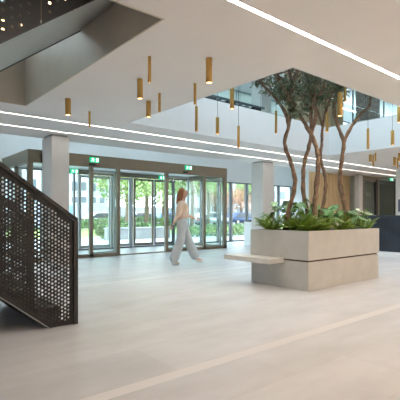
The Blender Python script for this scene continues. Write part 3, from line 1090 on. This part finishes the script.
plants = [
    (5.25, 4.45, 'fern', 'fern at the left end of the planter, by the middle column', 0, 0.20, 26),
    (5.38, 4.05, 'fern', 'fern in front of the leftmost trunk', 0, 0.20, 26),
    (5.32, 3.80, 'fern', 'lime fern at the near corner of the planter', 0, 0.18, 26),
    (5.62, 3.80, 'fern', 'lime fern just right of the near corner of the planter', 0, 0.18, 26),
    (5.42, 4.50, 'broad', 'tall flat leaved philodendron left of the leftmost trunk', 0.34, 0.17, 8),
    (5.62, 4.20, 'broad', 'philodendron between the leftmost and the second trunk', 0.36, 0.15, 10),
    (5.98, 3.85, 'broad', 'dark philodendron at the foot of the middle trunks', 0.24, 0.13, 9),
    (6.22, 4.25, 'broad', 'philodendron behind the middle trunks', 0.30, 0.15, 10),
    (6.28, 3.80, 'fern', 'fern at the front edge right of the middle trunks', 0, 0.17, 24),
    (6.52, 3.95, 'broad', 'wide philodendron midway between middle and right trunk', 0.27, 0.14, 10),
    (6.72, 3.82, 'broad', 'low philodendron just left of the right trunk', 0.20, 0.12, 9),
    (6.80, 4.45, 'broad', 'tall philodendron behind the right trunk', 0.34, 0.15, 9),
    (7.05, 3.88, 'broad', 'bright philodendron right of the right trunk', 0.27, 0.13, 9),
    (7.05, 4.35, 'broad', 'rearmost philodendron at the right end of the planter', 0.30, 0.14, 9),
    (5.50, 4.10, 'fern', 'fern between the two left trunks', 0, 0.20, 26),
    (5.95, 4.05, 'broad', 'leafy philodendron right behind the middle trunks at mid height', 0.30, 0.15, 10),
    (6.05, 3.76, 'broad', 'cream leaved philodendron low at the foot of the middle trunks', 0.16, 0.08, 5),
    (6.45, 4.30, 'fern', 'dark fern in the middle of the planter behind the wide philodendron', 0, 0.20, 26),
    (6.98, 4.02, 'broad', 'tall cream leaved philodendron right of the right trunk', 0.34, 0.10, 6),
    (5.75, 4.42, 'broad', 'tall philodendron rising just right of the leftmost trunk', 0.40, 0.17, 9),
    (7.02, 3.78, 'fern', 'fern at the right front corner of the planter', 0, 0.15, 14),
]
for a in plants:
    leafy_plant(*a)

# ------------------------------------------------------------------ lower stair flight
SY0, SY1 = 4.10, 5.45
st = thing('lower_stair_flight', 'black steel stair flight rising left with perforated railings', 'stair', (1.755, SY0, 0))
sl = 0.72
XE = -1.19        # how far left the flight runs, local


def ls(u):       # bottom of the railing sheet
    return max(0.0, (-0.27 - u) * 0.80)


def rnd_r(u, v):
    k = math.sin(u * 91.7 + v * 47.3) * 43758.5
    k -= math.floor(k)
    return (0.0078, 0.0095, 0.0112, 0.0125)[int(k * 4)] * (1.0 if v > 0.25 else 1.08)


poly = [(-0.27, 0.0), (0.0, 0.0), (0.0, 1.05), (XE, 1.05 - XE * sl), (XE, ls(XE))]
for y, lab in ((0.0, 'near perforated railing sheet'), (SY1 - SY0, 'far perforated railing sheet')):
    pan = perforated(poly, lambda u, v, y=y: (u, y, v), 0.038, rnd_r, 0.045)
    sh = solidify(link('perforated_railing', pan, M['black'], st), 0.005)
    bm = bmesh.new()
    prism(bm, [(0.02, 1.045), (0.02, 1.085), (XE, 1.085 - XE * sl), (XE, 1.045 - XE * sl)], lambda u, v, w, y=y: (u, y - 0.025 + w, v), 0.05)
    link('handrail', bm, M['dark'], st)
    link('end_post', B(-0.022, 0.022, y - 0.025, y + 0.025, 0, 1.05), M['dark'], st)
    bm = bmesh.new()
    prism(bm, [(-0.27, 0.0), (-0.26, 0.0), (XE, ls(XE) + 0.009), (XE, ls(XE))], lambda u, v, w, y=y: (u, y - 0.012 + w, v), 0.024)
    link('stringer_edge', bm, M['alu'], st)
bm = bmesh.new()
prof = [(-0.30, 0.0)]
x, z = -0.16, 0.0
prof = [(-0.16, 0.0)]
while x > XE + 0.01:
    z += 0.18
    prof.append((x, z))
    x -= 0.25
    prof.append((max(x, XE), z))
prof.append((XE, ls(XE) + 0.02))
prof.append((-0.29, 0.0))
prism(bm, prof, lambda u, v, w: (u, 0.01 + w, v), SY1 - SY0 - 0.02)
link('stepped_flight', bm, M['tread'], st)
z = 0.0
x = -0.16
k = 0
while x > XE + 0.2:
    z += 0.18
    link('tread', B(x - 0.25, x + 0.015, 0.02, SY1 - SY0 - 0.02, z, z + 0.02, 0.004), M['tread'], st)
    x -= 0.25
link('landing', B(XE - 1.3, XE, 0.0, SY1 - SY0, 0.72, 0.92), M['tread'], st)

# ------------------------------------------------------------------ upper stair flight
UY0, UY1 = 3.42, 5.10
us = thing('upper_stair_flight', 'upper stair flight with smooth grey soffit crossing the ceiling opening at top left', 'stair', (0.86, UY0, 2.44))
sU = 0.765
UX0, UX1 = -2.2, 1.40
bm = bmesh.new()
prism(bm, [(UX0, UX0 * sU), (UX1, UX1 * sU), (UX1, UX1 * sU + 0.03), (UX0, UX0 * sU + 0.03)], lambda u, v, w: (u, w, v), UY1 - UY0)
link('soffit', bm, M['steel'], us)
bm = bmesh.new()
prof = [(UX0, UX0 * sU + 0.035), (UX1, UX1 * sU + 0.035)]
x = UX1
z = UX1 * sU + 0.25
prof.append((x, z))
while x > UX0 + 0.01:
    x = max(x - 0.25, UX0)
    prof.append((x, z))
    z -= 0.25 * sU
    if x > UX0:
        prof.append((x, z))
prism(bm, prof, lambda u, v, w: (u, 0.15 + w, v), UY1 - UY0 - 0.30)
link('stepped_flight', bm, M['tread'], us)
for y in (0.0, UY1 - UY0):
    segs = ((UX0, -0.70), (-0.69, 0.31), (0.32, UX1))
    for a, b in segs:
        pl = [(a, a * sU - 0.0), (b, b * sU - 0.0), (b, b * sU + 1.35), (a, a * sU + 1.35)]
        pan = perforated(pl, lambda u, v, y=y: (u, y, v), 0.075, lambda u, v: 0.012 + 0.008 * (0.5 + 0.5 * math.sin(9 * u - 13 * v)), 0.045)
        solidify(link('perforated_railing', pan, M['black'], us), 0.005)
    bm = bmesh.new()
    prism(bm, [(UX0, UX0 * sU + 1.35), (UX1, UX1 * sU + 1.35), (UX1, UX1 * sU + 1.39), (UX0, UX0 * sU + 1.39)], lambda u, v, w, y=y: (u, y - 0.025 + w, v), 0.05)
    link('handrail', bm, M['dark'], us)
    bm = bmesh.new()
    prism(bm, [(UX0, UX0 * sU - 0.012), (UX1, UX1 * sU - 0.012), (UX1, UX1 * sU), (UX0, UX0 * sU)], lambda u, v, w, y=y: (u, y - 0.01 + w, v), 0.02)
    link('stringer_edge', bm, M['dark'], us)
for k in range(13):
    u = -0.9 + k * 0.18
    b_ = 0.045 + 0.07 * (k % 2)
    link('step_light', B(u, u + 0.09, 0.045, 0.07, u * sU + b_ + 0.02, u * sU + b_ + 0.09, 0.004), M['lampglow'], us)
# warm spot lamps on the upper ceiling above the stair, seen through the holes
for i, (x, y) in enumerate(((0.3, 4.4), (1.3, 4.4), (0.3, 6.2), (1.6, 6.2))):
    r = thing('upper_spot_lamp', 'small warm spot lamp high above the stair opening', 'lamp', (x, y, HT), group='spot lamps above the stair')
    bm = bmesh.new(); tube(bm, [(0, 0, -0.12), (0, 0, 0)], [0.05, 0.05], 14)
    link('spot_body', bm, M['brass'], r)
    bm = bmesh.new(); tube(bm, [(0, 0, -0.125), (0, 0, -0.12)], [0.042, 0.042], 14)
    link('spot_lens', bm, M['lampglow'], r)


# ------------------------------------------------------------------ the person
def skin_mesh(name, verts, edges, rads, m, parent, root=0, sub=2):
    me = bpy.data.meshes.new(name)
    me.from_pydata(verts, edges, [])
    o = bpy.data.objects.new(name, me)
    C.objects.link(o)
    sk = o.modifiers.new('skin', 'SKIN')
    for i, v in enumerate(me.skin_vertices[0].data):
        r_ = rads[i]
        v.radius = r_ if isinstance(r_, tuple) else (r_, r_)
        v.use_root = (i == root)
    sb = o.modifiers.new('sub', 'SUBSURF')
    sb.levels = sub
    sb.render_levels = sub
    dg_ = bpy.context.evaluated_depsgraph_get()
    dg_.update()
    me2 = bpy.data.meshes.new_from_object(o.evaluated_get(dg_))
    bpy.data.objects.remove(o)
    me2.materials.clear()
    me2.materials.append(m)
    for p in me2.polygons:
        p.use_smooth = True
        p.material_index = 0
    o = bpy.data.objects.new(name, me2)
    C.objects.link(o)
    o.parent = parent
    return o


class Sk:
    def __init__(s):
        s.v = []; s.e = []; s.r = []

    def add(s, p, r, par=None):
        s.v.append(tuple(p)); s.r.append(r)
        if par is not None:
            s.e.append((par, len(s.v) - 1))
        return len(s.v) - 1

    def chain(s, pts, par=None):
        for p, r in pts:
            par = s.add(p, r, par)
        return par


pp = at(182, 215, 9.35)
w = thing('walking_person', 'person with long auburn hair walking past in peach top and wide pale grey trousers', 'person', (pp.x, pp.y, 0), math.atan2(RT.y, RT.x))
# local frame: +x walks to the right of the photo, -y is towards the viewer
s = Sk()
pel = s.add((0, 0, 0.96), (0.10, 0.085))
ch = s.chain([((0.0, 0, 1.10), (0.09, 0.075)), ((0.01, 0, 1.25), (0.125, 0.09)), ((0.01, 0, 1.36), (0.11, 0.08))], pel)
nk = s.chain([((0.02, 0, 1.45), 0.052), ((0.035, 0, 1.50), 0.048)], ch)
hd = s.chain([((0.055, 0, 1.56), (0.068, 0.072)), ((0.05, 0, 1.63), (0.082, 0.092)), ((0.045, 0, 1.69), (0.06, 0.07))], nk)
# legs: near (right) leg trails, far (left) leg strides forward
rh = s.chain([((-0.01, -0.085, 0.88), 0.088), ((-0.04, -0.09, 0.50), 0.058), ((-0.19, -0.09, 0.10), 0.04), ], pel)
s.chain([((-0.13, -0.095, 0.05), 0.035), ((-0.05, -0.10, 0.035), 0.03)], rh)
lh = s.chain([((0.02, 0.085, 0.88), 0.088), ((0.16, 0.09, 0.52), 0.058), ((0.33, 0.09, 0.13), 0.04)], pel)
s.chain([((0.40, 0.095, 0.09), 0.035), ((0.48, 0.10, 0.07), 0.028)], lh)
# arms
ra = s.chain([((0.0, -0.15, 1.37), 0.05), ((-0.06, -0.19, 1.13), 0.038), ((-0.18, -0.19, 0.93), 0.026), ((-0.205, -0.19, 0.885), (0.022, 0.034))], ch)
la = s.chain([((0.02, 0.15, 1.37), 0.05), ((0.05, 0.19, 1.13), 0.038), ((0.26, 0.16, 1.05), 0.026), ((0.31, 0.155, 1.045), (0.022, 0.034))], ch)
body = skin_mesh('body', s.v, s.e, s.r, M['skin'], w)
# head details
for sy in (-1, 1):
    bm = bmesh.new(); bmesh.ops.create_uvsphere(bm, u_segments=10, v_segments=8, radius=0.011)
    link('eye', bm, M['eye'], body, True, (0.122, sy * 0.032, 1.615))
s2 = Sk(); s2.chain([((0.118, 0, 1.62), 0.008), ((0.135, 0, 1.59), 0.011), ((0.125, 0, 1.578), 0.010)])
skin_mesh('nose', s2.v, s2.e, s2.r, M['skin'], body, sub=1)
s2 = Sk(); s2.chain([((0.112, -0.022, 1.55), 0.005), ((0.122, 0, 1.552), 0.008), ((0.112, 0.022, 1.55), 0.005)])
skin_mesh('mouth', s2.v, s2.e, s2.r, M['lip'], body, sub=1)
# hands: palm plus five curled fingers
for (hx, hy, hz, dx, dz_, nm) in ((-0.215, -0.19, 0.865, -0.35, -0.94, 'h'), (0.325, 0.155, 1.04, 0.97, -0.22, 'h')):
    D = Vector((dx, 0, dz_)).normalized()
    N = Vector((0, 1, 0)) if nm else None
    side = D.cross(Vector((0, 1, 0)))
    for k, (off, ln) in enumerate(((-0.03, 0.062), (-0.010, 0.075), (0.010, 0.07), (0.028, 0.055))):
        s2 = Sk()
        p0 = Vector((hx, hy, hz)) + side * off
        s2.chain([(p0, 0.009), (p0 + D * ln * 0.6, 0.009), (p0 + D * (ln * 0.95) + Vector((0, 0.022, 0)), 0.008), (p0 + D * (ln * 1.05) + Vector((0, 0.045, 0)), 0.006)])
        skin_mesh('finger', s2.v, s2.e, s2.r, M['skin'], body, sub=1)
    s2 = Sk()
    p0 = Vector((hx, hy, hz)) - D * 0.02 - side * 0.03
    s2.chain([(p0, 0.011), (p0 - side * 0.025 + D * 0.03, 0.010), (p0 - side * 0.03 + D * 0.06, 0.008)])
    skin_mesh('thumb', s2.v, s2.e, s2.r, M['skin'], body, sub=1)
# peach top with sleeves
s2 = Sk()
a = s2.add((0.0, 0, 1.01), (0.17, 0.15))
b = s2.chain([((0.0, 0, 1.18), (0.15, 0.13)), ((0.01, 0, 1.30), (0.16, 0.135)), ((0.01, 0, 1.38), (0.135, 0.105)), ((0.02, 0, 1.43), 0.06)], a)
s2.chain([((-0.005, -0.16, 1.37), 0.068), ((-0.06, -0.195, 1.14), 0.062), ((-0.165, -0.192, 0.955), 0.042)], 3)
s2.chain([((0.02, 0.16, 1.37), 0.068), ((0.05, 0.195, 1.14), 0.062), ((0.235, 0.165, 1.058), 0.042)], 3)
skin_mesh('peach_top', s2.v, s2.e, s2.r, M['top'], w)
# wide trousers
s2 = Sk()
a = s2.add((0, 0, 0.98), (0.15, 0.13))
s2.chain([((0.0, 0, 1.09), (0.135, 0.12))], a)
s2.chain([((-0.01, -0.085, 0.84), (0.115, 0.10)), ((-0.03, -0.09, 0.52), 0.108), ((-0.14, -0.09, 0.25), 0.115), ((-0.21, -0.09, 0.05), 0.125)], a)
s2.chain([((0.03, 0.085, 0.84), (0.115, 0.10)), ((0.15, 0.09, 0.52), 0.11), ((0.25, 0.09, 0.28), 0.118), ((0.34, 0.09, 0.10), 0.125)], a)
skin_mesh('wide_trousers', s2.v, s2.e, s2.r, M['jeans'], w)
# hair falling behind
s2 = Sk()
s2.chain([((0.06, 0, 1.715), (0.05, 0.06)), ((0.01, 0, 1.675), (0.088, 0.10)), ((-0.02, 0, 1.60), (0.085, 0.10)), ((-0.045, 0, 1.50), (0.075, 0.09)), ((-0.07, 0, 1.40), (0.055, 0.075)), ((-0.08, 0, 1.33), (0.03, 0.05))])
skin_mesh('hair', s2.v, s2.e, s2.r, M['hair'], w)
for nm, pts in (('near', [(-0.235, -0.09, 0.05), (-0.16, -0.095, 0.04), (-0.05, -0.10, 0.03)]), ('far', [(0.30, 0.09, 0.10), (0.38, 0.095, 0.075), (0.50, 0.10, 0.06)])):
    s2 = Sk()
    s2.chain([(pts[0], 0.038), (pts[1], 0.042), (pts[2], (0.036, 0.028))])
    skin_mesh('shoe', s2.v, s2.e, s2.r, M['shoe'], w)

# ------------------------------------------------------------------ outside
YO = YF + 0.27
struct('floor_outside', B(-60, 140, YO, 20.0, -0.3, -0.02), M['paving'])
struct('floor_lawn', B(-60, 140, 20.0, 32.0, -0.3, -0.01), M['lawn'])
struct('floor_street', B(-60, 160, 32.0, 120, -0.3, -0.015), M['asphalt'])


def outdoor_wall(x0, x1, y0, label, h=0.55):
    r = thing('low_garden_wall', label, 'garden wall', (x0, y0, -0.02))
    link('wall_body', B(0, x1 - x0, 0, 0.3, 0, h, 0.01), M['kerbw'], r)
    link('coping', B(-0.03, x1 - x0 + 0.03, -0.03, 0.33, h, h + 0.05, 0.01), M['paving'], r)


outdoor_wall(8.8, 12.3, 17.0, 'low grey garden wall across the pavement seen through the lobby doors', 0.5)


def bush(x0, x1, y0, y1, z0, h, n, m_, label, name='clipped_hedge', cat='hedge', sz=0.09, grp=None):
    t = thing(name, label, cat, ((x0 + x1) / 2, (y0 + y1) / 2, z0), group=grp)
    bm = bmesh.new()
    lx, ly = (x1 - x0) / 2, (y1 - y0) / 2
    for i in range(n):
        v = rv()
        v = v.normalized() * (0.75 + 0.3 * random.random())
        p = Vector((max(-1, min(1, v.x * 1.3)) * lx, max(-1, min(1, v.y * 1.3)) * ly, max(0.02, (v.z * 0.5 + 0.5)) * h))
        u = rv().normalized()
        leaf_quad(bm, p, rv().cross(u).normalized(), u, sz * 1.6, sz)
    link('leaves', bm, M[m_], t)
    bm = bmesh.new()
    for k in range(5):
        x = -lx * 0.8 + k * lx * 0.4
        tube(bm, [(x, 0, 0), (x + 0.05, 0.03, h * 0.7)], [0.03, 0.012], 5)
    link('stems', bm, M['trunk'], t)


bush(9.0, 12.2, 17.5, 18.7, -0.02, 0.75, 2600, 'hedge', 'loose green hedge growing behind the low garden wall')
bush(13.4, 18.5, 16.0, 17.6, -0.02, 0.62, 2200, 'hedge', 'rounded green hedge outside the right lobby panes')
bush(22.8, 27.0, 15.5, 17.2, -0.02, 0.6, 1800, 'hedge', 'leafy hedge outside the windows by the middle column')
bush(13.5, 23.5, 29.8, 30.8, -0.02, 0.95, 3500, 'hedge', 'long low hedge in front of the parked cars seen through the lobby doors', sz=0.12)
bush(0.0, 9.0, 26.5, 28.0, -0.02, 0.5, 1500, 'hedge', 'low hedge edging the lawn behind the left door')


def tree(x, y, h, rc, zc, m_, label, n=4200, sz=0.15):
    t = thing('street_tree', label, 'tree', (x, y, -0.02), group='trees outside')
    bm = bmesh.new()
    tube(bm, catmull([(0, 0, 0), (0.15, 0.1, h * 0.3), (-0.1, 0, h * 0.6), (0, 0.1, h * 0.85)], 4), [0.22 - 0.013 * i for i in range(13)], 8)
    for k in range(6):
        a = k * 1.1
        tube(bm, [(0, 0, h * (0.35 + 0.05 * k)), (rc * 0.6 * math.cos(a), rc * 0.6 * math.sin(a), h * (0.55 + 0.05 * k))], [0.07, 0.02], 6)
    link('trunk', bm, M['trunk'], t, True)
    bm = bmesh.new()
    lobes = [(Vector((0, 0, zc)), 1.0)] + [(Vector((rc * 0.6 * math.cos(k), rc * 0.6 * math.sin(k), zc + rc * 0.4 * math.sin(2.3 * k))), 0.55) for k in range(6)]
    for i in range(n):
        c, f = random.choice(lobes)
        p = c + rv().normalized() * rc * f * (0.55 + 0.45 * random.random())
        u = (rv() + Vector((0, 0, -0.3))).normalized()
        leaf_quad(bm, p, rv().cross(u).normalized(), u, sz * 1.5, sz)
    link('crown', bm, M[m_], t)


def gp(px, d):
    p = at(px, 215, d)
    return p.x, p.y


tree(*gp(111, 37), 9.0, 2.4, 6.2, 'crown', 'light green tree beside the white house seen through the left lobby panes')
tree(*gp(127, 30), 7.0, 2.2, 4.2, 'crown', 'light green tree on the lawn seen between the left posts of the lobby')
tree(*gp(146, 34), 8.0, 2.9, 4.6, 'crown', 'big light green tree on the lawn seen through the middle doors')
tree(*gp(163, 40), 8.5, 2.6, 5.4, 'crown', 'green tree seen through the doors just left of the walking person')
tree(*gp(192, 36), 8.5, 2.6, 5.4, 'crown', 'green tree seen through the pane just right of the walking person')
tree(*gp(208, 42), 8.0, 2.4, 5.2, 'crown', 'dark green tree seen through the right lobby pane')
tree(*gp(215, 60), 6.2, 2.0, 4.2, 'crownr', 'small rust coloured tree seen through the right lobby pane', 1800, 0.14)
tree(*gp(241, 60), 5.2, 2.2, 3.5, 'crownr', 'rust coloured bushy tree behind the dark car seen through the window by the middle column', 2000, 0.14)
tree(*gp(252, 60), 9.0, 2.6, 5.4, 'crown', 'green tree behind the window just left of the middle column')


r = thing('garden_fence', 'grey slatted garden fence behind the lawn seen through the middle doors', 'fence', (*gp(103, 52), -0.015))
for i in range(13):
    link('fence_panel', B(i * 1.25, i * 1.25 + 1.18, 0, 0.06, 0.05, 2.2), M['bgrey'] if i % 2 else M['kerbw'], r)
    link('fence_post', B(i * 1.25 + 1.18, i * 1.25 + 1.25, -0.02, 0.08, 0.0, 2.3), M['roofm'], r)


def house(x0, x1, y0, h, wins, doors, m_, label, roof=True):
    t = thing('apartment_house', label, 'building', (x0, y0, -0.02))
    L_ = x1 - x0
    link('walls', B(0, L_, 0, 8, 0, h), M[m_], t)
    for (a, b, c, d_) in wins:
        f = link('window', B(a - 0.08, b + 0.08, -0.06, 0.0, c - 0.08, d_ + 0.08), M['white'], t)
        link('pane', B(a, b, -0.09, -0.06, c, d_), M['bglass'], f)
    for (a, b, d_, mm) in doors:
        link('garage_door', B(a, b, -0.05, 0, 0.02, d_), M[mm], t)
    link('roof', B(-0.3, L_ + 0.3, -0.4, 8.3, h, h + 0.35), M['roofm'], t)
    return t


wl = [(i * 1.15 + 0.4, i * 1.15 + 1.05, z, z + h_) for i in range(15) for z, h_ in ((2.55, 0.7), (3.9, 1.1), (6.3, 1.2), (8.6, 1.2))]
house(6.0, 23.6, 45.5, 10.5, wl, [(12.0, 13.3, 2.2, 'bblue'), (13.7, 15.2, 2.2, 'blilac'), (15.5, 17.0, 2.2, 'bgrey'), (9.2, 11.6, 2.2, 'blilac')], 'bwhite', 'white house with rows of windows and coloured garage doors behind the left door')
wl = [(i * 2.6 + 0.8, i * 2.6 + 2.3, z, z + 1.4) for i in range(12) for z in (1.0, 3.8, 6.6)]
house(40.0, 75.0, 46.0, 9.5, wl, [], 'bgrey', 'grey block with wide windows seen past the middle column')


def car(x, y, paint, label, rz=0.0, van=False):
    t = thing('parked_car', label, 'car', (x, y, -0.015), rz, group='parked cars')
    h1, h2 = (0.95, 2.0) if van else (0.82, 1.45)
    pr_ = [(-2.15, 0.3), (2.1, 0.3), (2.2, 0.55), (2.1, 0.78), (1.1, h1), (0.55, h2 - 0.1), (-0.2, h2), (-1.3, h2 - 0.05), (-1.95, h1), (-2.2, 0.75), (-2.22, 0.45)]
    bm = bmesh.new()
    prism(bm, pr_, lambda u, v, w: (u, w - 0.85, v), 1.7)
    bmesh.ops.bevel(bm, geom=list(bm.edges), offset=0.05, segments=2, affect='EDGES')
    link('car_body', bm, M[paint], t, True)
    bm = bmesh.new()
    prism(bm, [(0.92, h1 + 0.03), (0.45, h2 - 0.17), (-0.2, h2 - 0.10), (-1.2, h2 - 0.14), (-1.75, h1 + 0.03)], lambda u, v, w: (u, w - 0.865, v), 1.73)
    link('side_windows', bm, M['carglass'], t)
    for sx in (-1.35, 1.35):
        for sy in (-0.86, 0.68):
            bm = bmesh.new()
            tube(bm, [(sx, sy, 0.32), (sx, sy + 0.18, 0.32)], [0.32, 0.32], 18)
            wh = link('wheel', bm, M['tyre'], t)
            bm = bmesh.new()
            tube(bm, [(sx, sy - 0.01, 0.32), (sx, sy + 0.19, 0.32)], [0.19, 0.19], 14)
            link('rim', bm, M['alu'], wh)
    for sy in (-0.8, 0.55):
        link('tail_light', B(-2.26, -2.12, sy, sy + 0.25, 0.62, 0.8), M['redl'], t)
        link('head_light', B(2.08, 2.2, sy, sy + 0.25, 0.6, 0.72), M['white'], t)


car(*gp(241, 50), 'carb', 'dark blue parked car with red tail lights outside the window by the middle column', 0.0)
car(*gp(211, 47), 'carw', 'silver parked car seen through the right lobby pane')
car(*gp(143, 44), 'carw', 'silver parked car seen through the middle lobby doors')
car(*gp(104, 43), 'carv', 'white parked car seen through the left lobby pane')
car(*gp(170, 51), 'carblue', 'small bright blue car parked just left of the walking person')
car(*gp(286, 52), 'carv', 'white parked car seen through the windows behind the leftmost trunk')

# ------------------------------------------------------------------ sky
wd = bpy.data.worlds.new('overcast sky')
S.world = wd
wd.use_nodes = True
bg = wd.node_tree.nodes['Background']
tc = wd.node_tree.nodes.new('ShaderNodeTexCoord')
sp = wd.node_tree.nodes.new('ShaderNodeSeparateXYZ')
cr = wd.node_tree.nodes.new('ShaderNodeValToRGB')
cr.color_ramp.elements[0].position = 0.0
cr.color_ramp.elements[0].color = (0.82, 0.92, 1.0, 1)
cr.color_ramp.elements[1].position = 1.0
cr.color_ramp.elements[1].color = (0.66, 0.82, 1.0, 1)
wd.node_tree.links.new(tc.outputs['Generated'], sp.inputs['Vector'])
wd.node_tree.links.new(sp.outputs['Z'], cr.inputs['Fac'])
wd.node_tree.links.new(cr.outputs['Color'], bg.inputs['Color'])
bg.inputs['Strength'].default_value = 4.5
S.cycles.max_bounces = 10
S.cycles.diffuse_bounces = 6
S.cycles.transparent_max_bounces = 24
S.cycles.sample_clamp_indirect = 6
